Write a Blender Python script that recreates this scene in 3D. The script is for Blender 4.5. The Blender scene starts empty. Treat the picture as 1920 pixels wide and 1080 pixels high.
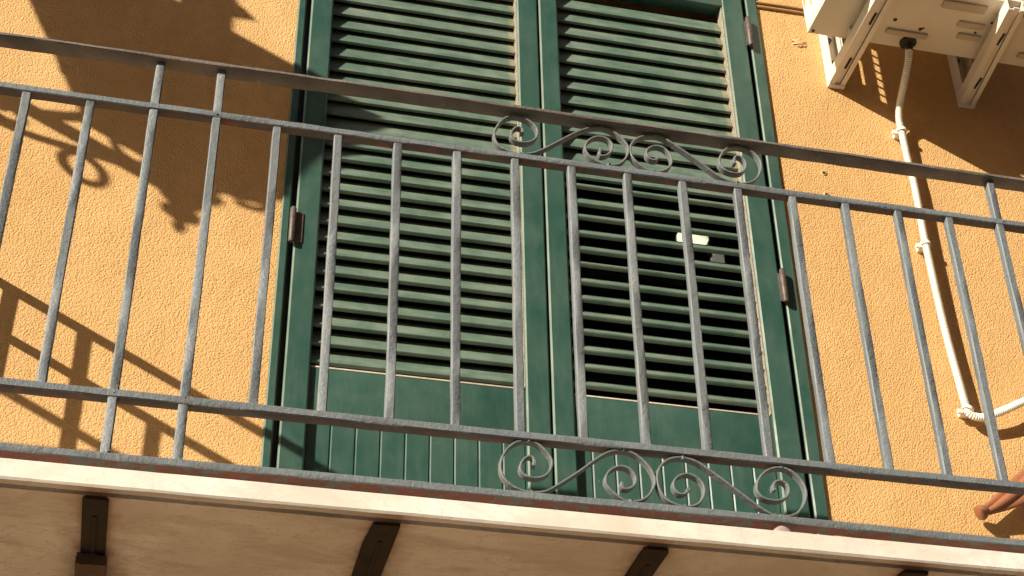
import bpy, bmesh, math, random
from mathutils import Vector, Matrix
random.seed(7)
rad = math.radians
scene = bpy.context.scene
col = scene.collection

# ---------------------------------------------------------------- camera
# x runs along the facade, y into the building, z up. Railing front at y = 0,
# facade plane at y = 0.7, balcony bottom rail at z = 0, street at z = -3.
cam_d = bpy.data.cameras.new('camera')
cam_o = bpy.data.objects.new('camera', cam_d)
col.objects.link(cam_o)
cam_d.sensor_width = 36.0
cam_d.lens = 57.22
cam_d.clip_start = 0.05
cam_d.clip_end = 500
yaw, pit, rol = 0.2405, 0.6092, -0.0195
fw = Vector((math.sin(yaw)*math.cos(pit), math.cos(yaw)*math.cos(pit), math.sin(pit)))
r0 = Vector((math.cos(yaw), -math.sin(yaw), 0)); u0 = r0.cross(fw)
r1 = r0*math.cos(rol) + u0*math.sin(rol); u1 = -r0*math.sin(rol) + u0*math.cos(rol)
m = Matrix((r1, u1, -fw)).transposed().to_4x4()
m.translation = Vector((0.3399, -2.4833, -1.3481))
cam_o.matrix_world = m
scene.camera = cam_o

# ---------------------------------------------------------------- light
SUN = Vector((-1.46, -1.0, 0.762)).normalized()          # towards the sun
elev = math.asin(SUN.z)
world = bpy.data.worlds.new('World'); scene.world = world
world.use_nodes = True
wn = world.node_tree
bg = wn.nodes['Background']
sky = wn.nodes.new('ShaderNodeTexSky')
sky.sky_type = 'NISHITA'; sky.sun_disc = False
sky.sun_elevation = elev
sky.sun_rotation = math.atan2(SUN.x, SUN.y)
sky.dust_density = 2.0
wn.links.new(sky.outputs[0], bg.inputs[0])
bg.inputs[1].default_value = 0.05
sun_d = bpy.data.lights.new('sun', 'SUN'); sun_d.energy = 5.0; sun_d.angle = rad(0.53)
sun_d.color = (1.0, 0.88, 0.72)
sun_o = bpy.data.objects.new('sun', sun_d); col.objects.link(sun_o)
sun_o.rotation_euler = SUN.to_track_quat('Z', 'Y').to_euler()
sun_o.location = (-8, -8, 8)
vs = scene.view_settings
vs.view_transform = 'Standard'; vs.look = 'None'; vs.gamma = 1.0; vs.exposure = 0.92
vs.use_curve_mapping = False

# ---------------------------------------------------------------- materials
def nt(name):
    M = bpy.data.materials.new(name); M.use_nodes = True
    t = M.node_tree
    return M, t, t.nodes['Principled BSDF']
def N(t, kind, **kw):
    n = t.nodes.new(kind)
    for k, v in kw.items():
        if k in n.inputs: n.inputs[k].default_value = v
        else: setattr(n, k, v)
    return n
def coords(t, scale=(1, 1, 1), use='Object'):
    g = t.nodes.new('ShaderNodeNewGeometry')
    mp = t.nodes.new('ShaderNodeMapping'); mp.inputs['Scale'].default_value = scale
    t.links.new(g.outputs['Position'], mp.inputs['Vector'])
    return mp.outputs[0]
def noise(t, vec, scale, detail=3, rough=.5, dist=0):
    n = N(t, 'ShaderNodeTexNoise')
    n.inputs['Scale'].default_value = scale; n.inputs['Detail'].default_value = detail
    n.inputs['Roughness'].default_value = rough; n.inputs['Distortion'].default_value = dist
    t.links.new(vec, n.inputs['Vector'])
    return n.outputs['Fac']
def ramp(t, fac, stops):
    r = t.nodes.new('ShaderNodeValToRGB')
    e = r.color_ramp.elements
    while len(e) < len(stops): e.new(0.5)
    for el, (pos, c) in zip(e, stops):
        el.position = pos
        el.color = (c, c, c, 1) if isinstance(c, (int, float)) else (*c, 1)
    t.links.new(fac, r.inputs[0])
    return r.outputs[0]
def mixc(t, fac, a, b, mode='MIX'):
    n = t.nodes.new('ShaderNodeMix'); n.data_type = 'RGBA'; n.blend_type = mode
    if isinstance(fac, (int, float)): n.inputs[0].default_value = fac
    else: t.links.new(fac, n.inputs[0])
    for i, v in ((6, a), (7, b)):
        if isinstance(v, tuple): n.inputs[i].default_value = (*v, 1)
        else: t.links.new(v, n.inputs[i])
    return n.outputs[2]
def bump(t, b, h, strength, dist, prev=None):
    n = t.nodes.new('ShaderNodeBump')
    n.inputs['Strength'].default_value = strength; n.inputs['Distance'].default_value = dist
    t.links.new(h, n.inputs['Height'])
    if prev: t.links.new(prev, n.inputs['Normal'])
    t.links.new(n.outputs[0], b.inputs['Normal'])
    return n.outputs[0]
def math_(t, op, a, b):
    n = t.nodes.new('ShaderNodeMath'); n.operation = op
    for i, v in ((0, a), (1, b)):
        if isinstance(v, (int, float)): n.inputs[i].default_value = v
        else: t.links.new(v, n.inputs[i])
    return n.outputs[0]

MAT = {}
def m_stucco():
    M, t, b = nt('ochre_stucco')
    v = coords(t)
    big = ramp(t, noise(t, v, 2.2, 5, .6), [(.3, 0), (.7, 1)])
    c = mixc(t, big, (.545, .328, .128), (.64, .415, .185))
    blot = ramp(t, noise(t, v, 6, 5, .68), [(.50, 0), (.72, .55)])
    c = mixc(t, blot, c, (.70, .46, .21))
    vs_ = coords(t, (9, 9, .9))
    wide = ramp(t, noise(t, v, .9, 4, .55), [(.35, 0), (.68, .55)])
    c = mixc(t, wide, c, (.60, .355, .145))
    dirt = ramp(t, noise(t, v, 34, 5, .7), [(.50, 0), (.78, .5)])
    c = mixc(t, dirt, c, (.42, .27, .13))
    streak = ramp(t, noise(t, vs_, 1.0, 6, .66), [(.50, 0), (.75, .55)])
    c = mixc(t, streak, c, (.50, .31, .13))
    g1 = noise(t, v, 150, 5, .72, .0)
    g2 = noise(t, v, 420, 2, .6)
    pit = ramp(t, g1, [(.30, (.55, .52, .48)), (.41, (1, 1, 1))])
    c = mixc(t, 1.0, c, pit, 'MULTIPLY')
    t.links.new(c, b.inputs['Base Color'])
    b.inputs['Roughness'].default_value = .92
    b.inputs['Specular IOR Level'].default_value = .2
    vo = N(t, 'ShaderNodeTexVoronoi'); vo.inputs['Scale'].default_value = 230; vo.inputs['Randomness'].default_value = 1
    t.links.new(v, vo.inputs['Vector'])
    gr = math_(t, 'MULTIPLY', vo.outputs['Distance'], -.75)
    h = math_(t, 'ADD', math_(t, 'ADD', g1, gr), math_(t, 'MULTIPLY', g2, .4))
    w_ = bump(t, b, noise(t, v, 6, 3), .5, .012)
    bump(t, b, h, .85, .0031, w_)
    MAT['stucco'] = M
def m_green(name, base, dust, dustamt, rough, sc=(6, 6, 1.2)):
    M, t, b = nt(name)
    v = coords(t)
    f = ramp(t, noise(t, v, 9, 6, .65, .4), [(.40, 0), (.72, dustamt)])
    c = mixc(t, f, base, dust)
    v2 = coords(t, sc)
    f2 = ramp(t, noise(t, v2, 7, 5, .6), [(.45, 0), (.8, dustamt*.9)])
    c = mixc(t, f2, c, dust)
    f3 = ramp(t, noise(t, v, 130, 2, .5), [(.765, 0), (.78, .7)])
    c = mixc(t, f3, c, (.36, .36, .30))
    t.links.new(c, b.inputs['Base Color'])
    rr = ramp(t, noise(t, v, 14, 5, .6), [(.3, rough-.08), (.75, rough+.16)])
    t.links.new(rr, b.inputs['Roughness'])
    b.inputs['Specular IOR Level'].default_value = .45
    bump(t, b, noise(t, coords(t, (1, 1, .12)), 160, 4, .6), .12, .002)
    return M
def m_iron(name, base, alt, chip, chipamt, rough=.55):
    M, t, b = nt(name)
    v = coords(t)
    c = mixc(t, ramp(t, noise(t, v, 14, 5, .6), [(.35, 0), (.7, 1)]), base, alt)
    ch = ramp(t, noise(t, v, 26, 5, .7), [(chipamt, 0), (chipamt+.03, 1)])
    c = mixc(t, ch, c, chip)
    pit = ramp(t, noise(t, v, 230, 3, .6), [(.28, .68), (.42, 1)])
    c = mixc(t, 1.0, c, pit, 'MULTIPLY')
    t.links.new(c, b.inputs['Base Color'])
    b.inputs['Roughness'].default_value = rough
    b.inputs['Specular IOR Level'].default_value = .4
    h = math_(t, 'ADD', noise(t, v, 85, 4, .6), math_(t, 'MULTIPLY', noise(t, v, 260, 2, .6), .4))
    bump(t, b, h, .55, .004)
    return M
def m_marble(name, base, vein, stain, samt, rust=False):
    M, t, b = nt(name)
    c = base
    rot = t.nodes.new('ShaderNodeMapping'); rot.inputs['Rotation'].default_value = (0, 0, rad(66)); rot.inputs['Scale'].default_value = (3.2, 8.5, 6)
    g = t.nodes.new('ShaderNodeNewGeometry'); t.links.new(g.outputs['Position'], rot.inputs[0])
    f1 = ramp(t, noise(t, rot.outputs[0], 1.6, 9, .70, .8), [(.47, 0), (.56, .28), (.70, .75)])
    c = mixc(t, f1, c, vein)
    fine = ramp(t, noise(t, rot.outputs[0], 3.5, 6, .6, 1.2), [(.485, 0), (.50, .55), (.515, 0)])
    c = mixc(t, fine, c, vein)
    lv = ramp(t, noise(t, coords(t), 2.4, 4, .6), [(.40, 0), (.65, .5)])
    c = mixc(t, lv, c, stain)
    st = ramp(t, noise(t, coords(t), 5, 5, .62), [(.42, 0), (.75, samt)])
    c = mixc(t, st, c, stain)
    sp = ramp(t, noise(t, coords(t), 60, 3, .6), [(.70, 0), (.74, .55)])
    c = mixc(t, sp, c, vein)
    if rust:                                  # rust bled from the iron beams, 0.482 m apart
        sx = t.nodes.new('ShaderNodeSeparateXYZ'); t.links.new(g.outputs['Position'], sx.inputs[0])
        q = math_(t, 'PINGPONG', math_(t, 'ADD', sx.outputs[0], -.237+4.82), .241)
        q = math_(t, 'ADD', q, math_(t, 'MULTIPLY', noise(t, coords(t), 22, 5, .65), .09))
        c = mixc(t, ramp(t, q, [(.060, .62), (.085, .22), (.115, 0)]), c, (.24, .11, .05))
    t.links.new(c, b.inputs['Base Color'])
    b.inputs['Roughness'].default_value = .55
    bump(t, b, noise(t, coords(t), 120, 3), .15, .002)
    return M
def m_plain(name, base, alt, rough=.5, scale=18, spec=.4, metal=0, bmp=.15, bsc=150):
    M, t, b = nt(name)
    v = coords(t)
    c = mixc(t, ramp(t, noise(t, v, scale, 5, .62), [(.38, 0), (.72, 1)]), base, alt)
    t.links.new(c, b.inputs['Base Color'])
    b.inputs['Roughness'].default_value = rough
    b.inputs['Specular IOR Level'].default_value = spec
    b.inputs['Metallic'].default_value = metal
    if bmp: bump(t, b, noise(t, v, bsc, 3), bmp, .002)
    return M
def m_glass():
    M, t, b = nt('window_glass')
    t.nodes.remove(b)
    out = t.nodes['Material Output']
    tr = N(t, 'ShaderNodeBsdfTransparent'); tr.inputs[0].default_value = (.85, .9, .88, 1)
    gl = N(t, 'ShaderNodeBsdfGlossy'); gl.inputs['Roughness'].default_value = .02
    fr = N(t, 'ShaderNodeFresnel'); fr.inputs[0].default_value = 1.5
    mx = N(t, 'ShaderNodeMixShader')
    t.links.new(fr.outputs[0], mx.inputs[0]); t.links.new(tr.outputs[0], mx.inputs[1]); t.links.new(gl.outputs[0], mx.inputs[2])
    t.links.new(mx.outputs[0], out.inputs[0])
    return M
def m_emit(name, c, s):
    M, t, b = nt(name)
    b.inputs['Base Color'].default_value = (*c, 1)
    b.inputs['Emission Color'].default_value = (*c, 1)
    b.inputs['Emission Strength'].default_value = s
    return M
m_stucco()
MAT['green'] = m_green('green_shutter_paint', (.021, .066, .052), (.090, .138, .112), .34, .36)
MAT['edge'] = m_green('edge_highlight_paint', (.055, .10, .072), (.18, .21, .15), .4, .5)  # paler green for chamfers, their bright sunlit line put into the colour
MAT['slat'] = m_green('dusty_green_slat_paint', (.064, .118, .088), (.215, .255, .205), .55, .42, (1.1, 6, 6))
MAT['bare'] = m_plain('pale_worn_edge_highlight', (.50, .44, .35), (.36, .31, .24), .85, 90)
MAT['worn'] = m_plain('worn_beige_shutter_edge', (.30, .26, .20), (.10, .11, .08), .85, 160)
MAT['iron'] = m_iron('grey_iron_paint', (.122, .146, .160), (.148, .168, .178), (.26, .13, .08), .73)
MAT['scroll'] = m_iron('grey_scroll_paint', (.116, .136, .142), (.145, .158, .155), (.26, .15, .09), .665)
MAT['hand'] = m_iron('weathered_handrail_paint', (.110, .098, .090), (.17, .15, .135), (.32, .19, .14), .65, .5)
MAT['primer'] = m_iron('red_primer_underside', (.21, .065, .045), (.12, .06, .045), (.12, .115, .10), .53, .7)
MAT['under'] = m_iron('bare_brown_underside', (.10, .085, .075), (.13, .105, .09), (.22, .08, .055), .57, .7)
MAT['marble'] = m_marble('white_marble', (.76, .74, .68), (.42, .40, .36), (.54, .49, .41), .9)
MAT['soffit'] = m_marble('stained_marble_underside', (.70, .69, .67), (.26, .245, .225), (.48, .44, .39), .75, True)
MAT['beam'] = m_plain('dark_rusty_iron', (.020, .017, .015), (.040, .026, .019), .8, 22, .3)
MAT['mortar'] = m_plain('brown_mortar', (.12, .09, .068), (.08, .06, .046), .95, 30, .2, 0, .6, 90)
MAT['ac'] = m_plain('cream_enamelled_steel', (.72, .67, .57), (.66, .60, .49), .4, 6, .5, 0, .03)
MAT['acdeep'] = m_plain('deeper_cream_steel', (.50, .43, .33), (.44, .37, .28), .6, 10, .3, 0, .03)
MAT['acdark'] = m_plain('air_conditioner_inner', (.05, .05, .05), (.08, .08, .08), .7)
MAT['rubber'] = m_plain('black_rubber', (.018, .017, .016), (.03, .03, .03), .6)
MAT['pvc'] = m_plain('white_pvc', (.80, .77, .69), (.72, .67, .57), .42, 12, .5, 0, 0)
MAT['hinge'] = m_plain('brown_iron_hinge', (.055, .042, .036), (.12, .095, .082), .5, 60)
MAT['terra'] = m_plain('terracotta_glaze', (.27, .095, .045), (.19, .095, .055), .4, 40, .5)
MAT['stone'] = m_plain('pink_grey_stone', (.27, .205, .195), (.34, .28, .26), .85, 50)
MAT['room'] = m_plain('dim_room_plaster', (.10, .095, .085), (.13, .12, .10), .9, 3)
MAT['wood'] = m_plain('dark_varnished_wood', (.05, .030, .018), (.08, .045, .025), .4, 20)
MAT['lampon'] = m_emit('lit_lamp_glass', (1.0, .90, .62), 1.6)
MAT['lampglow'] = m_emit('self_lit_lamp_shade', (.9, .80, .66), .2)  # weak emission replaces lamp light reflected off the shade
MAT['shade'] = m_plain('pale_lamp_shade', (.7, .66, .6), (.6, .57, .5), .5)
MAT['glass'] = m_glass()
MAT['black'] = m_plain('black_wrought_iron', (.02, .02, .02), (.035, .033, .03), .5, 40)
MAT['opal'] = m_plain('opal_lantern_glass', (.6, .58, .5), (.5, .48, .4), .3, 10)
MAT['paving'] = m_plain('pale_street_paving', (.26, .245, .225), (.20, .19, .175), .85, 1.5, .3, 0, .4, 30)
MAT['far_wall'] = m_plain('far_ochre_wall', (.45, .28, .13), (.38, .25, .13), .9, 2)
MAT['far_roof'] = m_plain('far_roof_tiles', (.30, .14, .08), (.24, .12, .07), .9, 5)
MAT['cable'] = m_plain('ochre_painted_cable', (.36, .22, .09), (.30, .18, .08), .8, 40)
MAT['hole'] = m_plain('dark_screw_hole', (.05, .03, .018), (.08, .05, .03), .9)
MAT['patch'] = m_plain('pale_filler', (.56, .37, .18), (.46, .29, .13), .95, 60, .2, 0, .8, 150)

# ---------------------------------------------------------------- mesh helpers
def link(name, bm, mats, parent=None, smooth=None, bev=0):
    if bev:
        bmesh.ops.bevel(bm, geom=list(bm.edges), offset=bev, segments=2, affect='EDGES', profile=.6, clamp_overlap=True)
    bmesh.ops.recalc_face_normals(bm, faces=bm.faces)
    me = bpy.data.meshes.new(name); bm.to_mesh(me); bm.free()
    if smooth is not None:
        me.shade_smooth(); me.set_sharp_from_angle(angle=rad(smooth))
    for k in (mats if isinstance(mats, (list, tuple)) else [mats]):
        me.materials.append(MAT[k])
    o = bpy.data.objects.new(name, me); col.objects.link(o)
    if parent: o.parent = parent
    return o
def tag(o, label=None, cat=None, group=None, kind=None):
    for k, v in (('label', label), ('category', cat), ('group', group), ('kind', kind)):
        if v: o[k] = v
    return o
def empty(name, loc=(0, 0, 0)):
    # thing root; the parts are modelled in world coordinates, so the root carries its base only as an origin
    o = bpy.data.objects.new(name, None); col.objects.link(o)
    o.empty_display_size = .05
    return o
def add_box(bm, x0, x1, y0, y1, z0, z1, mi=0):
    v = [bm.verts.new((x, y, z)) for x in (x0, x1) for y in (y0, y1) for z in (z0, z1)]
    fs = []
    for q in ((0, 1, 3, 2), (4, 6, 7, 5), (0, 4, 5, 1), (2, 3, 7, 6), (0, 2, 6, 4), (1, 5, 7, 3)):
        f = bm.faces.new([v[i] for i in q]); f.material_index = mi; fs.append(f)
    return fs          # x0, x1, y0, y1, z0, z1
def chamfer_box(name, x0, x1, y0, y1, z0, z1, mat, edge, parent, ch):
    # front long edges planed to a chamfer painted paler to put its sunlit highlight in the colour
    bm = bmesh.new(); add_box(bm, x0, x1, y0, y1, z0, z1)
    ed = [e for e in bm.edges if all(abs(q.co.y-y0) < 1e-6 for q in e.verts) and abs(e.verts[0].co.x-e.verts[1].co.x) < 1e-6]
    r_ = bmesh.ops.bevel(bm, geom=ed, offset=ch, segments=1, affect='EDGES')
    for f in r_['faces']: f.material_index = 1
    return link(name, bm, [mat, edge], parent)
def box(name, x0, x1, y0, y1, z0, z1, mat, parent=None, bev=.0015, face_mats=None):
    bm = bmesh.new()
    fs = add_box(bm, x0, x1, y0, y1, z0, z1)
    if face_mats:
        for i, k in face_mats.items(): fs[i].material_index = k
    return link(name, bm, mat, parent, 30, bev)
def frames(pts):
    out = []
    n = len(pts)
    up = Vector((0, 0, 1))
    prev = None
    for i in range(n):
        t = (pts[min(i+1, n-1)] - pts[max(i-1, 0)]).normalized()
        if prev is None:
            a = Vector((0, 1, 0)) if abs(t.y) < .9 else Vector((1, 0, 0))
            u = (a - t*a.dot(t)).normalized()
        else:
            u = (prev - t*prev.dot(t)).normalized()
        prev = u
        out.append((t, u, t.cross(u)))
    return out
def sweep(bm, pts, prof, scale=None, mi=0, cap=True):
    """prof: list of (u, v) in the frame; pts: Vectors"""
    fr = frames(pts); rings = []
    for i, (p, (t, u, w)) in enumerate(zip(pts, fr)):
        s = scale[i] if scale else 1
        rings.append([bm.verts.new(p + u*(a*s) + w*(b*s)) for a, b in prof])
    k = len(prof)
    for a, b in zip(rings, rings[1:]):
        for j in range(k):
            f = bm.faces.new((a[j], a[(j+1) % k], b[(j+1) % k], b[j])); f.material_index = mi
    if cap:
        bm.faces.new(rings[0][::-1]).material_index = mi; bm.faces.new(rings[-1]).material_index = mi
    return rings
def circ(r, n=10): return [(r*math.cos(2*math.pi*i/n), r*math.sin(2*math.pi*i/n)) for i in range(n)]
def catmull(P, per=5):
    out = []
    for i in range(len(P)-1):
        a, b, c, d = P[max(i-1, 0)], P[i], P[i+1], P[min(i+2, len(P)-1)]
        for k in range(per):
            t = k/per
            out.append(.5*((2*b) + (c-a)*t + (2*a-5*b+4*c-d)*t*t + (3*b-a-3*c+d)*t**3))
    out.append(P[-1]); return out
def lathe(bm, prof, c, n=20, mi=0):
    rings = []
    for r, z in prof:
        rings.append([bm.verts.new((c[0]+r*math.cos(2*math.pi*i/n), c[1]+r*math.sin(2*math.pi*i/n), c[2]+z)) for i in range(n)])
    for a, b in zip(rings, rings[1:]):
        for j in range(n): bm.faces.new((a[j], a[(j+1) % n], b[(j+1) % n], b[j])).material_index = mi
    bm.faces.new(rings[0][::-1]); bm.faces.new(rings[-1])
def bar(name, axis, a, b, c0, c1, d0, d1, mat, parent, jit=.0005, under=None, ch=.002):
    """A hand-painted iron bar with slightly uneven edges. axis x: c=y, d=z; axis z: c=x, d=y; axis y: c=x, d=z."""
    bm = bmesh.new()
    n = max(3, int(abs(b-a)/.045))
    prof = [(c0+ch, d0), (c1-ch, d0), (c1, d0+ch), (c1, d1-ch), (c1-ch, d1), (c0+ch, d1), (c0, d1-ch), (c0, d0+ch)]
    rings = []
    wob = [random.uniform(-jit, jit)*1.6 for _ in range(3)]
    for i in range(n+1):
        t = i/n; s = a+(b-a)*t
        off = math.sin(t*5+wob[0]*5000)*jit*.8
        sag = (math.sin(t*9+wob[1]*4000)*.9+math.sin(t*23+wob[2]*4000)*.4)*.0011 if axis == 'x' and n > 30 else 0
        r = []
        for c, d in prof:
            c_ = c+random.uniform(-jit, jit)+off; d_ = d+random.uniform(-jit, jit)+sag
            p = {'x': (s, c_, d_), 'y': (c_, s, d_), 'z': (c_, d_, s)}[axis]
            r.append(bm.verts.new(p))
        rings.append(r)
    for p, q in zip(rings, rings[1:]):
        for j in range(8):
            f = bm.faces.new((p[j], p[(j+1) % 8], q[(j+1) % 8], q[j]))
            if under is not None and j == under: f.material_index = 1
    bm.faces.new(rings[0][::-1]); bm.faces.new(rings[-1])
    return link(name, bm, mat, parent, 40)

# ---------------------------------------------------------------- setting: street, facade, room
bm = bmesh.new()
v = [bm.verts.new(p) for p in ((-60, -60, -3), (60, -60, -3), (60, .7, -3), (-60, .7, -3))]
bm.faces.new(v)
tag(link('street', bm, 'paving'), kind='structure')

FX0, FX1, FZ0, FZ1 = .545, 1.874, -.05, 2.13          # door opening in the wall
facade = empty('building_facade')
bm = bmesh.new()
xs = [-7, FX0, FX1, 9]; zs = [-3, FZ0, FZ1, 7]
g = {(i, j): bm.verts.new((x, .7, z)) for i, x in enumerate(xs) for j, z in enumerate(zs)}
for i in range(3):
    for j in range(3):
        if (i, j) != (1, 1): bm.faces.new((g[i, j], g[i+1, j], g[i+1, j+1], g[i, j+1]))
ring = [g[1, 1], g[2, 1], g[2, 2], g[1, 2]]
inn = [bm.verts.new((q.co.x, .95, q.co.z)) for q in ring]
for k in range(4): bm.faces.new((ring[k], ring[(k+1) % 4], inn[(k+1) % 4], inn[k]))
bmesh.ops.recalc_face_normals(bm, faces=bm.faces)
me = bpy.data.meshes.new('wall'); bm.to_mesh(me); bm.free(); me.materials.append(MAT['stucco'])
wall = bpy.data.objects.new('wall', me); col.objects.link(wall); wall.parent = facade
for x, z, r in ((2.007, 1.45, .007), (2.004, 1.376, .006)):
    bm = bmesh.new()
    sweep(bm, [Vector((x, .703, z)), Vector((x, .6985, z)), Vector((x, .6975, z))], circ(r, 12), [1.6, 1.35, 1.0])
    o = link('filled_hole', bm, 'patch', facade, 50)
    bm = bmesh.new(); sweep(bm, [Vector((x-.001, .699, z-.001)), Vector((x-.001, .6971, z-.001))], circ(r*.75, 10))
    link('screw_hole', bm, 'hole', o, 50)
bm = bmesh.new()
bmesh.ops.create_icosphere(bm, subdivisions=3, radius=1)
for q in bm.verts:
    k = 1+.35*math.sin(q.co.x*5+q.co.z*7)*math.cos(q.co.y*4+q.co.x*9)
    q.co = Vector((1.994+q.co.x*.021*k, .700+q.co.y*.006*k, 1.931+q.co.z*.014*k))
link('plaster_dab', bm, 'patch', facade, 60)
tag(facade, 'ochre stucco house wall around the green balcony door', 'wall')

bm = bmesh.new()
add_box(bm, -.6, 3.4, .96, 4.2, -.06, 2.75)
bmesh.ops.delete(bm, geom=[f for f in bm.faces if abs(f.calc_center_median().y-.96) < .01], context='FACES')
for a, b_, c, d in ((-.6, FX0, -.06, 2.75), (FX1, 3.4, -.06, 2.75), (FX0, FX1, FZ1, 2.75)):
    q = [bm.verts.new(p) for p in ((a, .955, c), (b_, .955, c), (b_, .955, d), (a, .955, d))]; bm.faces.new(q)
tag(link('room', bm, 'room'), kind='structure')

def house(x0, x1, y0, y1, z1, rows, label):    # unseen houses, added around the street to block sky light
    oh = empty('sky_block_house')
    box('wall', x0, x1, y0, y1, -3, z1, 'far_wall', oh, 0)
    box('roof', x0-.3, x1+.3, y0-.3, y1+.3, z1, z1+.25, 'far_roof', oh, 0)
    k = x0+.8
    while k < x1-1.4:
        for r_ in range(rows):
            z = -1.6+3.1*r_
            w_ = box('window', k, k+1.0, y1, y1+.04, z, z+1.6, 'green', oh, 0)
            box('sill', k-.08, k+1.08, y1, y1+.12, z-.08, z, 'marble', w_, 0)
        k += 2.7
    tag(oh, label, 'house')
house(-4.4, 17, -14, -6.6, 7.5, 3, 'tall ochre house with three rows of green windows added across the street to block sky light')
house(-10.8, -4.9, -16, -9.6, 8.5, 3, 'narrow ochre house set back between the tall and the low house, added to block sky light')
house(-24, -11.3, -17, -11, .6, 1, 'low ochre house with one row of green windows added across the street to cut sky and ground light')
house(-19, -14, -6.0, -1.2, 6.5, 3, 'ochre house added at the end of the street to block sky light')

# ---------------------------------------------------------------- balcony slab and beams
def slab(name, x0, x1, label):
    t = empty(name)
    bm = bmesh.new()
    # front profile in (y, z): lit edge, small bead, drip groove, underside
    prof = [(.70, -.044), (-.026, -.044), (-.031, -.047), (-.032, -.079), (-.029, -.083), (-.020, -.0855), (-.018, -.0855),
            (-.017, -.078), (-.009, -.078), (-.008, -.088), (.70, -.090)]
    nseg = int((x1-x0)/.06)
    rings = []
    for i in range(nseg+1):
        x = x0+(x1-x0)*i/nseg
        rings.append([bm.verts.new((x, y+(random.uniform(-.0005, .0005) if 0 < k < 6 else 0), z+(random.uniform(-.0006, .0006) if 1 < k < 7 else 0))) for k, (y, z) in enumerate(prof)])
    K = len(prof)
    for a, b_ in zip(rings, rings[1:]):
        for j in range(K):
            f = bm.faces.new((a[j], a[(j+1) % K], b_[(j+1) % K], b_[j]))
            f.material_index = 1 if j >= 4 and j < 10 else 0
    bm.faces.new(rings[0][::-1]); bm.faces.new(rings[-1])
    link('slab', bm, ['marble', 'soffit'], t, 25)
    return tag(t, label, 'balcony slab')
slab('balcony_slab', -.33, 2.73, 'white marble balcony slab with brown stained underside below the shuttered door')
slab('balcony_slab', -2.6, -.70, 'marble slab of the neighbouring balcony beside the wall lantern')
def beam(x, w, label, mortar=False, rounded=False):
    t = empty('iron_beam')
    bm = bmesh.new()
    h = w/2
    outline = [(-h, .69), (-h, -.002), (-h+.005, -.010), (h-.005, -.010), (h, -.002), (h, .69)] if rounded else \
              [(-h, .69), (-h-.004, .07), (-h+.002, -.006), (-h+.006, -.009), (h-.003, -.011), (h+.002, -.009), (h, .69)]
    lo = [bm.verts.new((x+a, b_, -.0955)) for a, b_ in outline]; hi = [bm.verts.new((x+a, b_, -.089)) for a, b_ in outline]
    bm.faces.new(lo); bm.faces.new(hi[::-1])
    for k in range(len(lo)): bm.faces.new((lo[k], lo[(k+1) % len(lo)], hi[(k+1) % len(lo)], hi[k]))
    link('flange', bm, 'beam', t, 30)
    box('web', x-.004, x+.004, .05, .69, -.098, -.0950, 'beam', t)
    if mortar:
        bm = bmesh.new(); add_box(bm, x-.026, x+.024, .190, .69, -.120, -.0995)
        bmesh.ops.subdivide_edges(bm, edges=bm.edges, cuts=5)
        for q in bm.verts: q.co += Vector([random.uniform(-.0022, .0022) for _ in range(3)])
        link('mortar_block', bm, 'mortar', t, 25)
    return tag(t, label, 'beam', 'iron beams under the balcony slab')
beam(.237, .042, 'dark iron beam with mortar block under the marble slab, next to the double railing posts', True, True)
beam(.718, .046, 'dark iron beam with rust-edged end under the slab, below the left shutter')
beam(1.20, .046, 'dark iron beam under the slab, below the right shutter and the scrolls', False, True)
beam(1.69, .046, 'dark iron beam under the slab, beyond the door towards the pale conduit')
bm = bmesh.new()
bmesh.ops.create_icosphere(bm, subdivisions=3, radius=1)
for q in bm.verts:
    k = 1+.06*math.sin(q.co.x*4+1)*math.cos(q.co.y*3)
    q.co = Vector((1.438+q.co.x*.021*k, -.010+q.co.y*.014*k, -.047+q.co.z*.0205*k))
tag(link('round_stone', bm, 'stone', None, 60), 'small rounded pinkish stone on the slab edge under the bottom rail', 'stone')

# ---------------------------------------------------------------- railing
rail = empty('balcony_railing')
ZA, ZB, ZC, ZD = 0.0, .1232, .775, .8916
S = .12
XL, XR = -.27, 2.67
bar('bottom_rail', 'x', XL-.008, XR+.008, -.002, .030, ZA-.0150, ZA, ['iron', 'primer'], rail, .0005, 0)
bar('lower_rail', 'x', XL-.008, XR+.008, -.001, .0255, ZB-.0155, ZB, ['iron', 'under'], rail, .0005, 0)
bar('upper_rail', 'x', XL-.008, XR+.008, -.001, .0235, ZC-.0150, ZC, ['iron', 'under'], rail, .0005, 0)
bar('handrail', 'x', XL-.02, XR+.02, -.012, .026, ZD-.0075, ZD, 'hand', rail, .0008, None, .0012)
BW = .0085
def upright(x, full):
    if full:
        o = bar('post', 'z', ZA-.001, ZD-.0075, x-BW, x+BW, .001, .018, 'iron', rail, .0005)
        for z in (ZC-.010, ZB-.008, ZA-.004):
            bm = bmesh.new()
            bmesh.ops.create_icosphere(bm, subdivisions=2, radius=.0048, matrix=Matrix.Translation((x+.004+random.uniform(-.004, .006), .0028, z+random.uniform(0, .006))))
            for q in bm.verts: q.co += Vector([random.uniform(-.0015, .0015) for _ in range(3)])
            link('weld_bead', bm, 'iron', o, 60)
    else:
        bar('baluster', 'z', ZB-.001, ZC-.0145, x-BW, x+BW, .001+random.uniform(0, .001), .0175, 'iron', rail, .0006)
for i in range(-2, 23):
    upright(S*i+random.uniform(-.0015, .0015), i in (2, 3, 17, 18))
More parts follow.
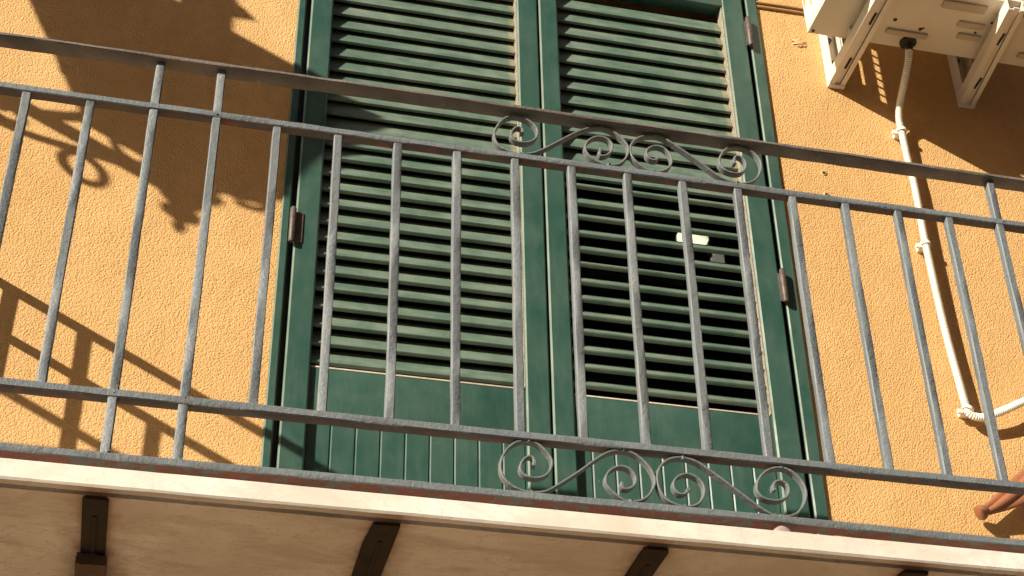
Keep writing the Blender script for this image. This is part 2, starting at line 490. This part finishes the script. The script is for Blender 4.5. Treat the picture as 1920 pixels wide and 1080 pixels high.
for x in (XL, XR):
    bar('corner_post', 'z', -.045, ZD-.0075, x-.01, x+.01, .0005, .0195, 'iron', rail, .0004)
    bar('side_bottom_rail', 'y', .0305, .70, x-.01, x+.01, ZA-.0155, ZA-.001, 'iron', rail)
    bar('side_lower_rail', 'y', .0195, .70, x-.01, x+.01, ZB-.018, ZB-.001, 'iron', rail)
    bar('side_upper_rail', 'y', .0195, .70, x-.01, x+.01, ZC-.018, ZC-.001, 'iron', rail)
    bar('side_handrail', 'y', .030, .70, x-.021, x+.021, ZD-.007, ZD-.0005, 'hand', rail)
    for k, dist in enumerate((.156, .276, .396, .516, .630)):
        full = k < 2
        bar('side_post' if full else 'side_baluster', 'z', ZA-.001 if full else ZB-.002, ZD-.007 if full else ZC-.0175,
            x-BW, x+BW, .7-dist-BW, .7-dist+BW, 'iron', rail)
LL=[(.9842,.0572),(.9869,.0683),(.9830,.0761),(.9764,.0772),(.9664,.0697),(.9596,.0563),(.9594,.0437),(.9674,.0357),(.9803,.0326),(.9950,.0342),(1.0083,.0418),(1.0170,.0572),(1.0191,.0719),(1.0112,.0856),(.9968,.1004),(.9821,.1076),(.9705,.1075),(.9540,.1029),(.9373,.0882),(.9273,.0708),(.9230,.0523),(.9252,.0347),(.9347,.0197),(.9506,.0090),(.9683,.0038),(.9942,.0048),(1.0073,.0088),(1.0240,.0203),(1.0510,.0410),(1.0766,.0618),(1.1026,.0847),(1.1200,.0977),(1.1372,.1051),(1.1543,.1079),(1.1710,.1052),(1.1873,.0940),(1.2015,.0790),(1.2089,.0634),(1.2114,.0509),(1.2070,.0360),(1.1958,.0186),(1.1817,.0082),(1.1648,.0038),(1.1484,.0057),(1.1325,.0174),(1.1199,.0304),(1.1164,.0426),(1.1194,.0538),(1.1301,.0667),(1.1439,.0737),(1.1574,.0742),(1.1687,.0663),(1.1755,.0543),(1.1740,.0433),(1.1666,.0326),(1.1563,.0279),(1.1480,.0280),(1.1458,.0340),(1.1487,.0406)]
LR=[(1.2750,.0421),(1.2662,.0300),(1.2581,.0273),(1.2474,.0355),(1.2449,.0483),(1.2521,.0622),(1.2659,.0703),(1.2784,.0726),(1.2920,.0665),(1.3033,.0545),(1.3048,.0415),(1.3008,.0261),(1.2872,.0099),(1.2676,.0042),(1.2537,.0046),(1.2319,.0135),(1.2208,.0271),(1.2152,.0471),(1.2167,.0679),(1.2269,.0879),(1.2436,.1002),(1.2616,.1051),(1.2792,.1042),(1.2999,.0968),(1.3199,.0828),(1.3498,.0613),(1.3828,.0365),(1.4075,.0184),(1.4291,.0057),(1.4465,.0028),(1.4682,.0059),(1.4857,.0170),(1.4990,.0372),(1.5042,.0566),(1.5005,.0773),(1.4879,.0932),(1.4728,.1032),(1.4549,.1051),(1.4342,.0980),(1.4182,.0838),(1.4082,.0656),(1.4072,.0484),(1.4167,.0381),(1.4323,.0341),(1.4504,.0359),(1.4659,.0460),(1.4713,.0608),(1.4666,.0737),(1.4554,.0782),(1.4441,.0741),(1.4395,.0651),(1.4420,.0558)]
UL=[(.9792,.8352),(.9804,.8467),(.9716,.8507),(.9609,.8432),(.9544,.8263),(.9569,.8156),(.9673,.8096),(.9813,.8088),(.9955,.8135),(1.0082,.8269),(1.0122,.8433),(1.0072,.8583),(.9933,.8705),(.9757,.8780),(.9597,.8774),(.9454,.8709),(.9310,.8536),(.9211,.8316),(.9192,.8156),(.9234,.7986),(.9372,.7855),(.9580,.7781),(.9790,.7785),(1.0001,.7843),(1.0216,.7980),(1.0470,.8181),(1.0745,.8409),(1.1022,.8616),(1.1262,.8750),(1.1482,.8808),(1.1681,.8780),(1.1821,.8690),(1.1959,.8555),(1.2059,.8391),(1.2067,.8235),(1.2003,.8067),(1.1867,.7887),(1.1702,.7815),(1.1487,.7811),(1.1295,.7900),(1.1158,.8032),(1.1120,.8182),(1.1172,.8349),(1.1304,.8485),(1.1451,.8545),(1.1595,.8525),(1.1707,.8420),(1.1717,.8264),(1.1646,.8117),(1.1534,.8030),(1.1426,.8023),(1.1421,.8100),(1.1472,.8221)]
UR=[(1.2698,.8193),(1.2684,.8123),(1.2592,.8096),(1.2486,.8145),(1.2451,.8297),(1.2523,.8422),(1.2675,.8506),(1.2838,.8489),(1.2957,.8362),(1.3007,.8167),(1.2958,.8002),(1.2830,.7868),(1.2661,.7795),(1.2498,.7790),(1.2308,.7913),(1.2155,.8066),(1.2103,.8259),(1.2143,.8469),(1.2262,.8627),(1.2396,.8714),(1.2602,.8778),(1.2786,.8788),(1.2929,.8722),(1.3139,.8575),(1.3401,.8393),(1.3661,.8200),(1.3918,.7985),(1.4179,.7827),(1.4453,.7794),(1.4660,.7829),(1.4841,.7960),(1.4965,.8161),(1.5017,.8374),(1.4980,.8551),(1.4864,.8703),(1.4758,.8766),(1.4556,.8811),(1.4324,.8748),(1.4158,.8570),(1.4074,.8373),(1.4085,.8193),(1.4205,.8089),(1.4386,.8052),(1.4538,.8089),(1.4645,.8220),(1.4664,.8405),(1.4583,.8529),(1.4474,.8556),(1.4407,.8453),(1.4413,.8317)]
def scroll(P):
    pts = catmull([Vector((x, .003, z)) for x, z in P], 4)
    # resample evenly so that the strip stays smooth
    L = [0]
    for a, b_ in zip(pts, pts[1:]): L.append(L[-1]+(b_-a).length)
    n = int(L[-1]/.0045); out = []; k = 0
    for i in range(n+1):
        s = L[-1]*i/n
        while k < len(L)-2 and L[k+1] < s: k += 1
        f = (s-L[k])/max(1e-9, L[k+1]-L[k]); out.append(pts[k].lerp(pts[k+1], f))
    for _ in range(3):
        out = [out[0]]+[(out[i-1]+out[i]*2+out[i+1])/4 for i in range(1, n)]+[out[-1]]
    bm = bmesh.new(); rings = []
    for i, q in enumerate(out):
        t = (out[min(i+1, n)]-out[max(i-1, 0)]).normalized()
        w = Vector((-t.z, 0, t.x))
        e = min(i, n-i)
        th = .0021 + (.0016*(1-e/4) if e < 4 else 0) + random.uniform(-.00015, .00015)
        y0, y1 = .004, .0195
        rings.append([bm.verts.new(q+w*a+Vector((0, b_-.003, 0))) for a, b_ in ((-th, y0+.001), (-th+.001, y0), (th-.001, y0), (th, y0+.001), (th, y1), (-th, y1))])
    for a, b_ in zip(rings, rings[1:]):
        for j in range(6): bm.faces.new((a[j], a[(j+1) % 6], b_[(j+1) % 6], b_[j]))
    bm.faces.new(rings[0][::-1]); bm.faces.new(rings[-1])
    so = link('scroll', bm, 'scroll', rail, 35)
    zs_ = [q.z for q in out]
    lo_, hi_ = min(zs_)+.004, max(zs_)-.004
    last = None
    for i in range(2, n-2):
        q = out[i]
        ext = (zs_[i] >= max(zs_[i-2:i+3]) and q.z > hi_) or (zs_[i] <= min(zs_[i-2:i+3]) and q.z < lo_)
        if ext and (last is None or (q-last).length > .03):
            last = q
            bm = bmesh.new()
            bmesh.ops.create_icosphere(bm, subdivisions=2, radius=.0042, matrix=Matrix.Translation((q.x, .006, q.z)))
            for p_ in bm.verts: p_.co += Vector((random.uniform(-.002, .002), random.uniform(-.001, .001), random.uniform(-.001, .001)))
            link('weld_bead', bm, 'scroll', so, 60)
for P in (LL, LR, UL, UR): scroll(P)
tag(rail, 'grey painted iron balcony railing with four pairs of curled scrolls', 'railing')

nb = empty('neighbour_railing')          # the next balcony along the facade
bar('handrail', 'y', -.02, .70, -.77, -.73, ZD-.007, ZD, 'hand', nb)
bar('lower_rail', 'y', 0, .70, -.76, -.74, ZB-.018, ZB, 'iron', nb)
bar('front_handrail', 'x', -2.55, -.771, -.012, .031, ZD-.007, ZD-.001, 'hand', nb)
bar('front_lower_rail', 'x', -2.55, -.761, 0, .02, ZB-.018, ZB-.001, 'iron', nb)
bar('corner_post', 'z', -.045, ZD-.007, -.7595, -.7405, 0.0005, .0195, 'iron', nb)
bar('corner_post', 'z', -.045, ZD-.007, -2.56, -2.54, 0.0005, .0195, 'iron', nb)
for i in range(1, 15): bar('baluster', 'z', ZB-.002, ZD-.0065, -.76-.12*i-BW, -.76-.12*i+BW, .001, .018, 'iron', nb)
tag(nb, 'grey iron railing of the neighbouring balcony', 'railing')

# ---------------------------------------------------------------- door frame, shutters
fr = empty('door_frame')
YF = .690
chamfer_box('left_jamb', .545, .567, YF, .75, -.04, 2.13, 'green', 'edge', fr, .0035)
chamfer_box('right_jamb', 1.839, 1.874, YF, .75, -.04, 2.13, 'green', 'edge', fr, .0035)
box('head', .5675, 1.8385, YF+.001, .75, 2.098, 2.129, 'green', fr, .0025)
box('left_rebate', .5672, .5905, .735, .752, -.04, 2.097, 'green', fr, 0)
box('right_rebate', 1.815, 1.8388, .735, .752, -.04, 2.097, 'green', fr, 0)
tag(fr, 'narrow green door frame set in the ochre stucco wall', 'door frame')

YL = .686; YB = .732                     # leaf front and back
ZTOP, ZBOT = 2.09, -.02
OPEN_T, OPEN_B = 2.022, .652             # louvre opening
slat_cache = {}
def slat_mesh(w, thick, length, worn):
    key = (round(length, 4), worn)
    if key in slat_cache: return slat_cache[key]
    h, q = w/2, thick/2
    prof = [(-h+.0065, -q), (-h+.0028, -q*.75), (-h+.0006, -q*.15), (-h, q*.4), (-h+.0009, q*.82), (-h+.0028, q), (h-.002, q), (h, q*.4), (h, -q*.4), (h-.002, -q)]
    bm = bmesh.new(); rings = []
    for x in (0, length*.25, length*.5, length*.75, length-.016, length):
        rings.append([bm.verts.new((x, a, b_)) for a, b_ in prof])
    k = len(prof)
    for i, (a, b_) in enumerate(zip(rings, rings[1:])):
        for j in range(k): bm.faces.new((a[j], a[(j+1) % k], b_[(j+1) % k], b_[j])).material_index = 1 if i == 4 else 0
    bm.faces.new(rings[0][::-1]); bm.faces.new(rings[-1])
    bmesh.ops.recalc_face_normals(bm, faces=bm.faces)
    me = bpy.data.meshes.new('slat'); bm.to_mesh(me); bm.free()
    me.shade_smooth(); me.set_sharp_from_angle(angle=rad(35))
    me.materials.append(MAT['slat']); me.materials.append(MAT['slat_end'])
    slat_cache[key] = me
    return me
MAT['slat_end'] = m_green('dusty_slat_end', (.10, .14, .09), (.34, .29, .21), .75, .6)
def shutter(x0, x1, s0, s1, tilts, label):
    """x0..x1 leaf, s0..s1 louvre opening, tilts: slat angle per row"""
    t = empty('shutter')
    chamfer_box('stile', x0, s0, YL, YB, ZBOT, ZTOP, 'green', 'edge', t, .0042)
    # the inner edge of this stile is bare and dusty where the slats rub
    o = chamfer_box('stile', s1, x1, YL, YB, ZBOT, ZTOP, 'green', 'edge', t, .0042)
    box('worn_edge', s1-.0025, s1+.0002, YL+.006, YB-.004, OPEN_B, OPEN_T, 'worn', o, .0008)
    box('top_rail', s0, s1, YL+.001, YB-.001, OPEN_T, ZTOP-.001, 'green', t, .002)
    lr = box('lock_rail', s0, s1, YL+.013, YB-.002, .515, OPEN_B, 'green', t, .003)
    box('worn_edge', s0+.002, s1-.003, YL+.0115, YB-.006, OPEN_B-.0032, OPEN_B+.0008, 'bare', lr, .0008)  # worn beige strip, coloured extra pale to carry the rail's bright lit line
    box('bottom_rail', s0, s1, YL+.014, YB-.002, ZBOT+.001, .11, 'green', t, .002)
    n = 9; pw = .0567
    x = s0+.057 if s0 < 1 else s0+.042
    edges = [s0]
    while x < s1-.02: edges.append(x); x += pw
    edges.append(s1)
    for a, b_ in zip(edges, edges[1:]):
        bm = bmesh.new()
        add_box(bm, a+.0004, b_-.0004, YL+.020, YB-.006, .111, .514)
        ed = [e for e in bm.edges if all(abs(q.co.y-(YL+.020)) < 1e-6 for q in e.verts) and abs(e.verts[0].co.x-e.verts[1].co.x) < 1e-6]
        bmesh.ops.bevel(bm, geom=ed, offset=.0030, segments=1, affect='EDGES')
        link('board', bm, 'green', t)
    for k, th in tilts.items():
        zk = 1.835-.0509*k
        th_ = th+random.uniform(-2.4, 2.4)
        a = rad(th_)
        yc = .721
        zc = zk-.029*math.sin(a)
        me = slat_mesh(.062 if k >= 10 and s0 < 1 else .060, .0115 if k < 10 else .0135, s1-s0-.004, k < 10)
        o = bpy.data.objects.new('slat', me); col.objects.link(o); o.parent = t
        o.location = (s0+.001+random.uniform(-.0008, .0008), yc, zc+random.uniform(-.0008, .0008))
        o.rotation_euler = (a, random.uniform(-.0022, .0022), random.uniform(-.002, .002))
    return t
KU = range(-3, 10); KL = range(10, 23)
tl = {k: 68 for k in KU}; tl.update({k: 58.5 for k in KL})
tr_ = {k: 68 for k in KU}; tr_.update({k: 43.5 for k in KL}); tr_[11] = 53; tr_[14] = 47; tr_[10] = 43; tr_[12] = 44; tr_[15] = 38
shl = shutter(.580, 1.2055, .639, 1.147, tl, None)
tag(shl, 'dark green louvred shutter leaf with lower slats half closed, on the lantern-shadow side', 'shutter')
shr = shutter(1.2105, 1.826, 1.264, 1.762, tr_, None)
tag(shr, 'dark green louvred shutter leaf with lower slats open, on the air conditioner side', 'shutter')
def hinge(parent, x, z0, z1, side):
    bm = bmesh.new()
    sweep(bm, [Vector((x, YL-.010, z0)), Vector((x, YL-.010, z0+.004)), Vector((x, YL-.010, z1-.004)), Vector((x, YL-.010, z1))], circ(.0078, 14), [.75, 1, 1, .75])
    o = link('hinge', bm, 'hinge', parent, 40)
    bm = bmesh.new()
    w_ = .026 if side < 0 else .010
    add_box(bm, min(x, x-side*w_), max(x, x-side*w_), YL-.0035, YL-.0003, z0+.006, z1-.008)
    link('hinge_plate', bm, 'hinge', o, 30, .001)
hinge(shl, .573, .980, 1.083, -1); hinge(shl, .573, 1.872, 1.978, -1)
hinge(shr, 1.832, .982, 1.083, 1); hinge(shr, 1.832, 1.870, 1.980, 1)

gd = empty('glass_door')
for x0, x1 in ((.60, 1.2105), (1.2125, 1.83)):
    for a, b_, c, d in ((x0, x0+.05, -.04, 2.09), (x1-.05, x1, -.04, 2.09), (x0+.05, x1-.05, 2.03, 2.089), (x0+.05, x1-.05, -.039, .12), (x0+.05, x1-.05, .62, .67)):
        box('sash', a, b_, .88, .92, c, d, 'wood', gd, .002)
    box('pane', x0+.05, x1-.05, .898, .902, .67, 2.03, 'glass', gd, 0)
    box('kick_panel', x0+.05, x1-.05, .893, .907, .12, .62, 'wood', gd, .001)
tag(gd, 'dark inner glass door behind the open shutter slats', 'door')

lamp = empty('wall_lamp')
box('lit_glass', 2.03, 2.135, 1.88, 1.92, 2.098, 2.132, 'lampon', lamp, .001)
box('self_lit_shade', 2.152, 2.236, 1.875, 1.925, 2.036, 2.064, 'lampglow', lamp, .001)  # shade piece glows by itself instead of reflecting the lamp
box('stem', 2.137, 2.150, 1.895, 1.905, 2.04, 2.75, 'wood', lamp, .001)
tag(lamp, 'small lit lamp glowing inside the dark room behind the open slats', 'lamp')

# ---------------------------------------------------------------- air conditioner
ac = empty('air_conditioner')
AX0, AX1, AY0, AY1, AZ0, AZ1 = 1.95, 2.64, .325, .557, 1.830, 2.36
box('base_plate', AX0, AX1, AY0, AY1, AZ0, AZ0+.018, 'ac', ac, .004)
box('top_panel', AX0-.003, AX1+.003, AY0-.005, AY1+.003, AZ1-.012, AZ1, 'ac', ac, .004)
box('front_panel', AX0, AX1, AY0-.004, AY0+.010, AZ0+.0185, AZ1-.0125, 'ac', ac, .003)
box('right_panel', AX1-.004, AX1-.001, AY0+.0105, AY1, AZ0+.0185, AZ1-.0125, 'ac', ac, 0)
box('rear_panel', 2.09, AX1-.0045, AY1-.004, AY1-.001, AZ0+.0185, AZ1-.0125, 'ac', ac, 0)
box('coil', 2.10, AX1-.02, AY0+.05, AY1-.02, AZ0+.02, AZ1-.02, 'acdark', ac, 0)
bm = bmesh.new()                           # left side panel with two columns of ventilation slots
zlo, zhi = AZ0+.0185, AZ1-.0125
ycols = [(AY0+.0105, .5025), (.5145, .5405), (.5525, AY1)]
for a, b_ in ycols: add_box(bm, AX0+.001, AX0+.0025, a, b_, zlo, zhi)
zz = [1.893+.0303*k for k in range(7)]
prev = zlo
for z in zz:
    add_box(bm, AX0+.001, AX0+.0025, .5025, .5145, prev, z); prev = z+.0225
add_box(bm, AX0+.001, AX0+.0025, .5025, .5145, prev, zhi)
add_box(bm, AX0+.001, AX0+.0025, .5405, .5525, zlo, 1.925); add_box(bm, AX0+.001, AX0+.0025, .5405, .5525, 2.02, zhi)
link('left_panel', bm, 'ac', ac)
for z in (1.875, 1.96, 2.045):
    box('handle_recess', AX0-.004, AX0+.0008, .35, .46, z, z+.05, 'ac', ac, .002)
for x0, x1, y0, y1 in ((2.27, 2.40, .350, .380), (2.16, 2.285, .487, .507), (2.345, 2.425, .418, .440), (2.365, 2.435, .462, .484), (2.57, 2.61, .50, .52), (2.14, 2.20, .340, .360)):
    box('embossing', x0, x1, y0, y1, AZ0-.009, AZ0+.004, 'acdeep', ac, .006)  # embossings get a darker cream than the casing
for x, y, r in ((1.963, .545, .005), (2.272, .350, .0065), (2.17, .455, .006), (2.255, .475, .006), (2.262, .47, .003), (2.412, .455, .004), (2.44, .41, .004), (2.50, .37, .012)):
    bm = bmesh.new(); sweep(bm, [Vector((x, y, AZ0+.004)), Vector((x, y, AZ0-.0012))], circ(r, 12))
    link('drain_hole', bm, 'rubber', ac)
bm = bmesh.new()
lathe(bm, [(.010, -.034), (.011, -.018), (.013, -.012), (.023, -.009), (.024, -.004), (.022, .002)], (2.241, .529, AZ0), 24)
link('rubber_gland', bm, 'rubber', ac, 45)
bm = bmesh.new()
for r in (.05, .08, .11, .14, .17, .20):
    sweep(bm, [Vector((2.25+r*math.cos(a*math.pi/18), AY0-.012, 2.10+r*math.sin(a*math.pi/18))) for a in range(37)], circ(.002, 5), None, 0, False)
for a in range(8):
    ca, sa = math.cos(a*math.pi/4), math.sin(a*math.pi/4)
    sweep(bm, [Vector((2.25+.03*ca, AY0-.010, 2.10+.03*sa)), Vector((2.25+.21*ca, AY0-.004, 2.10+.21*sa))], circ(.002, 5))
link('fan_guard', bm, 'acdark', ac, 40)
for x in (2.085, 2.49):
    for y in (.37, .52): box('foot', x-.03, x+.03, y-.012, y+.012, 1.8135, AZ0-.0005, 'ac', ac, .002)
tag(ac, 'cream air conditioner outdoor unit mounted high on the ochre wall', 'air conditioner')

def bracket(x, skew, label):
    t = empty('wall_bracket')
    h, zt, zb = .024, 1.813, 1.775
    def xs_(y): return x + skew*(.70-y)
    bm = bmesh.new()
    # open channel, hollow side down: web on top, two side flanges with returns
    def plank(a0, a1, z0, z1, y0=.30, y1=.699):
        v_ = []
        for y in (y0, y1):
            for a in (a0, a1):
                for z in (z0, z1): v_.append(bm.verts.new((xs_(y)+a, y, z)))
        for q in ((0, 1, 3, 2), (4, 6, 7, 5), (0, 4, 5, 1), (2, 3, 7, 6), (0, 2, 6, 4), (1, 5, 7, 3)): bm.faces.new([v_[i] for i in q])
    plank(-h, h, zt-.003, zt)
    plank(-h, -h+.003, zb, zt-.003); plank(h-.003, h, zb, zt-.003)
    plank(-h+.003, -h+.017, zb, zb+.003); plank(h-.014, h-.003, zb, zb+.003)
    plank(-h+.017, h-.014, zb+.007, zb+.010)
    arm = link('arm', bm, 'ac', t)
    for y in (.42, .60):
        bm = bmesh.new(); xx = xs_(y)+.0015
        sweep(bm, [Vector((xx, y-.022, zb+.0068)), Vector((xx, y+.022, zb+.0068))], circ(.0036, 8)); link('slot', bm, 'rubber', arm)
    bm = bmesh.new()
    add_box(bm, x-h, x-h+.003, .655, .6985, zt+.0005, 2.16); add_box(bm, x+h-.003, x+h, .655, .6985, zt+.0005, 2.16); add_box(bm, x-h+.003, x+h-.003, .6955, .6985, zt+.0005, 2.16)
    leg = link('wall_leg', bm, 'ac', t)
    for z in (1.86, 1.95):
        bm = bmesh.new(); sweep(bm, [Vector((x, .6957, z)), Vector((x, .685, z))], circ(.009, 6)); link('bolt', bm, 'hinge', leg)
    bm = bmesh.new(); add_box(bm, x-h-.001, x+h+.001, .684, .699, zb-.003, zb+.012)
    link('end_plate', bm, 'ac', arm, 30, .001)
    tag(t, label, 'bracket', 'brackets under the air conditioner')
bracket(2.085, -.02, 'cream steel bracket under the air conditioner, on the green shutter side')
bracket(2.492, -.11, 'cream steel bracket under the air conditioner, beyond the conduit')

# ---------------------------------------------------------------- conduit
cd = empty('corrugated_conduit')
P = [(2.241, .529, 1.805), (2.240, .545, 1.77), (2.240, .590, 1.725), (2.244, .640, 1.69), (2.247, .664, 1.655), (2.250, .668, 1.618), (2.251, .668, 1.531), (2.256, .668, 1.419), (2.254, .667, 1.218),
     (2.260, .668, .962), (2.271, .668, .786), (2.276, .668, .722), (2.283, .668, .700), (2.303, .667, .692), (2.328, .665, .696), (2.376, .660, .717), (2.442, .66, .752), (2.53, .665, .79), (2.75, .67, .83)]
pts = catmull([Vector(q) for q in P], 8)
L = [0]
for a, b_ in zip(pts, pts[1:]): L.append(L[-1]+(b_-a).length)
step = .0014; n = int(L[-1]/step); out = []; k = 0
for i in range(n+1):
    s = L[-1]*i/n
    while k < len(L)-2 and L[k+1] < s: k += 1
    out.append(pts[k].lerp(pts[k+1], (s-L[k])/max(1e-9, L[k+1]-L[k])))
bm = bmesh.new()
sweep(bm, out, circ(.0106, 14), [1.0 if (i//2) % 2 else .84 for i in range(n+1)])
link('tube', bm, 'pvc', cd, 30)
def clip(x, z, rot=0):
    bm = bmesh.new()
    pr = []
    for k in range(13):
        a = math.pi*(-.18+1.36*k/12)
        pr.append(Vector((.0128*math.cos(a), -.0128*math.sin(a), 0)))
    for a, b_ in zip(pr, pr[1:]):
        pass
    ring = []
    for q in pr:
        o_ = q*1.16
        ring.append([Vector((q.x, q.y, -.0042)), Vector((o_.x, o_.y, -.0042)), Vector((o_.x, o_.y, .0042)), Vector((q.x, q.y, .0042))])
    R_ = Matrix.Rotation(rot, 3, 'Y')
    c = Vector((x, .668, z))
    vv = [[bm.verts.new(c+R_ @ q) for q in r_] for r_ in ring]
    for a, b_ in zip(vv, vv[1:]):
        for j in range(4): bm.faces.new((a[j], a[(j+1) % 4], b_[(j+1) % 4], b_[j]))
    bm.faces.new(vv[0][::-1]); bm.faces.new(vv[-1])
    o = link('clip', bm, 'pvc', cd)
    bm = bmesh.new(); add_box(bm, x-.024, x-.011, .672, .681, z-.008, z+.003); add_box(bm, x-.012, x+.012, .681, .700, z-.007, z+.007)
    link('clip_base', bm, 'pvc', o, 30, .0015)
clip(2.250, 1.618); clip(2.2535, 1.222); clip(2.279, .712, .4)
tag(cd, 'white corrugated conduit clipped to the wall below the air conditioner', 'conduit')

for z, r, nm in ((2.0685, .0045, 'upper'), (2.052, .0045, 'lower')):
    bm = bmesh.new()
    sweep(bm, [Vector((1.876+.12*i, .6955, z+.002*math.sin(i*1.3)+.0005*i)) for i in range(12)], circ(r, 8))
    tag(link('wall_cable', bm, 'cable', None, 50), nm+' of two thin ochre cables along the wall between door frame and air conditioner', 'cable', 'painted cables on the wall')

# ---------------------------------------------------------------- twisted terracotta ornament
orn = empty('terracotta_ornament')
a0 = Vector((2.268, .662, .428)); d = Vector((.86, -.10, .47)).normalized()
u = Vector((0, 1, 0)); u = (u-d*u.dot(d)).normalized(); w = d.cross(u)
bm = bmesh.new(); rings = []; n1, n2 = 60, 60
for i in range(n1+1):
    s = i/n1
    rr = .012+.038*min(1, s/.5)
    rr *= 1-.25*max(0, s-.7)
    r_ = []
    for j in range(n2):
        a = 2*math.pi*j/n2
        ph = 5*(a+s*3.4)
        rk = rr*(1+.42*(abs(math.cos(ph/2))**.8-.6))
        r_.append(bm.verts.new(a0+d*(s*.42)+u*(rk*math.cos(a)*.72)+w*(rk*math.sin(a))))
    rings.append(r_)
for a, b_ in zip(rings, rings[1:]):
    for j in range(n2): bm.faces.new((a[j], a[(j+1) % n2], b_[(j+1) % n2], b_[j]))
bm.faces.new(rings[0][::-1]); bm.faces.new(rings[-1])
link('twisted_body', bm, 'terra', orn, 50)
bm = bmesh.new()
sweep(bm, [a0-d*.022, a0-d*.020, a0-d*.012, a0-d*.006, a0+d*.003], circ(.0195, 20), [.55, .92, 1.0, .85, .6])
link('knob', bm, 'terra', orn, 50)
box('wall_stud', 2.40, 2.44, .68, .70, .48, .52, 'terra', orn, .002)
tag(orn, 'twisted terracotta orange ornament with ringed tip, low on the wall below the conduit', 'ornament')

# ---------------------------------------------------------------- wall lantern (its shadow falls beside the door)
ln = empty('wall_lantern')
LX, LY = -.889, .7-.82
def frustum(bm, h0, z0, h1, z1, mi=0):
    a = [bm.verts.new((LX+sx*h0, LY+sy*h0, z0)) for sx, sy in ((-1, -1), (1, -1), (1, 1), (-1, 1))]
    b_ = [bm.verts.new((LX+sx*h1, LY+sy*h1, z1)) for sx, sy in ((-1, -1), (1, -1), (1, 1), (-1, 1))]
    for k in range(4): bm.faces.new((a[k], a[(k+1) % 4], b_[(k+1) % 4], b_[k]))
    bm.faces.new(a[::-1]); bm.faces.new(b_)
bm = bmesh.new(); frustum(bm, .098, 1.815, .180, 2.14); link('glass_body', bm, 'opal', ln)
for sx in (-1, 1):
    for sy in (-1, 1):
        bm = bmesh.new(); sweep(bm, [Vector((LX+sx*.098, LY+sy*.098, 1.80)), Vector((LX+sx*.182, LY+sy*.182, 2.15))], circ(.009, 6)); link('corner_bar', bm, 'black', ln)
bm = bmesh.new(); frustum(bm, .185, 2.14, .192, 2.19); frustum(bm, .03, 2.1905, .03, 2.34); frustum(bm, .055, 2.3405, .040, 2.37); frustum(bm, .035, 2.3705, .01, 2.47); link('roof', bm, 'black', ln)
bm = bmesh.new(); frustum(bm, .108, 1.795, .112, 1.8145); link('base_plate', bm, 'black', ln)
bm = bmesh.new()
lathe(bm, [(.003, -.12), (.012, -.10), (.008, -.085), (.028, -.07), (.03, -.055), (.018, -.045), (.034, -.02), (.04, .02), (.06, .06), (.085, .095)], (LX, LY, 1.70), 16)
link('finial', bm, 'black', ln, 45)
bm = bmesh.new(); add_box(bm, LX-.012, LX+.012, LY, .699, 1.678, 1.708); link('arm', bm, 'black', ln, 30, .002)
bm = bmesh.new(); sweep(bm, catmull([Vector((LX, y, z)) for y, z in ((.69, 1.48), (.62, 1.535), (.52, 1.575), (.42, 1.59), (.30, 1.60), (.16, 1.615), (.06, 1.655), (.0, 1.68))], 6), circ(.010, 8)); link('brace', bm, 'black', ln, 50)
bm = bmesh.new(); sweep(bm, catmull([Vector((LX, .19+.05*math.cos(a*.5)*(1-a*.045), 1.645+.032*math.sin(a*.5)*(1-a*.045))) for a in range(18)], 3), circ(.008, 8)); link('curl', bm, 'black', ln, 50)
bm = bmesh.new(); sweep(bm, catmull([Vector((LX, y, z)) for y, z in ((.12, 1.705), (.06, 1.76), (.03, 1.83), (.05, 1.90), (.09, 1.91), (.10, 1.87), (.075, 1.85))], 6), circ(.012, 8)); link('curl', bm, 'black', ln, 50)
bm = bmesh.new(); sweep(bm, [Vector((LX, .045+.036*math.cos(a*math.pi/12), 1.612+.036*math.sin(a*math.pi/12))) for a in range(25)], circ(.009, 8)); link('ring', bm, 'black', ln, 50)
for sx in (-1, 1):
    for k in range(3):
        y0_ = LY-.075+.06*k
        bm = bmesh.new(); sweep(bm, catmull([Vector((LX+sx*.02, y0_, 1.75)), Vector((LX+sx*.06, y0_-.01, 1.745)), Vector((LX+sx*.095, y0_, 1.765)), Vector((LX+sx*.10, y0_+.01, 1.79)), Vector((LX+sx*.085, y0_+.01, 1.795))], 5), circ(.008, 8)); link('support_curl', bm, 'black', ln, 50)
bm = bmesh.new(); add_box(bm, LX-.03, LX+.03, .686, .699, 1.42, 1.78); link('back_plate', bm, 'black', ln, 30, .003)
bm = bmesh.new(); sweep(bm, catmull([Vector((LX+.02, LY-.03, 1.765)), Vector((LX+.05, LY-.06, 1.755)), Vector((LX+.085, LY-.075, 1.772)), Vector((LX+.095, LY-.085, 1.80))], 6), circ(.009, 8)); link('support_curl', bm, 'black', ln, 50)
for c in ln.children: c.location.z += .026
tag(ln, 'black wrought iron wall lantern on a scrolled bracket arm beside the balcony', 'lantern')

# things that stand on the wall or the slab: put each root at the thing's base without moving its parts
bpy.context.view_layer.update()
for o in [q for q in col.objects if q.type == 'EMPTY']:
    pts = [c.matrix_world @ Vector(b_) for c in o.children for b_ in c.bound_box]
    lo = Vector([min(q[i] for q in pts) for i in range(3)]); hi = Vector([max(q[i] for q in pts) for i in range(3)])
    base = Vector(((lo.x+hi.x)/2, (lo.y+hi.y)/2, lo.z))
    o.location = base
    for c in o.children: c.location = c.location - base
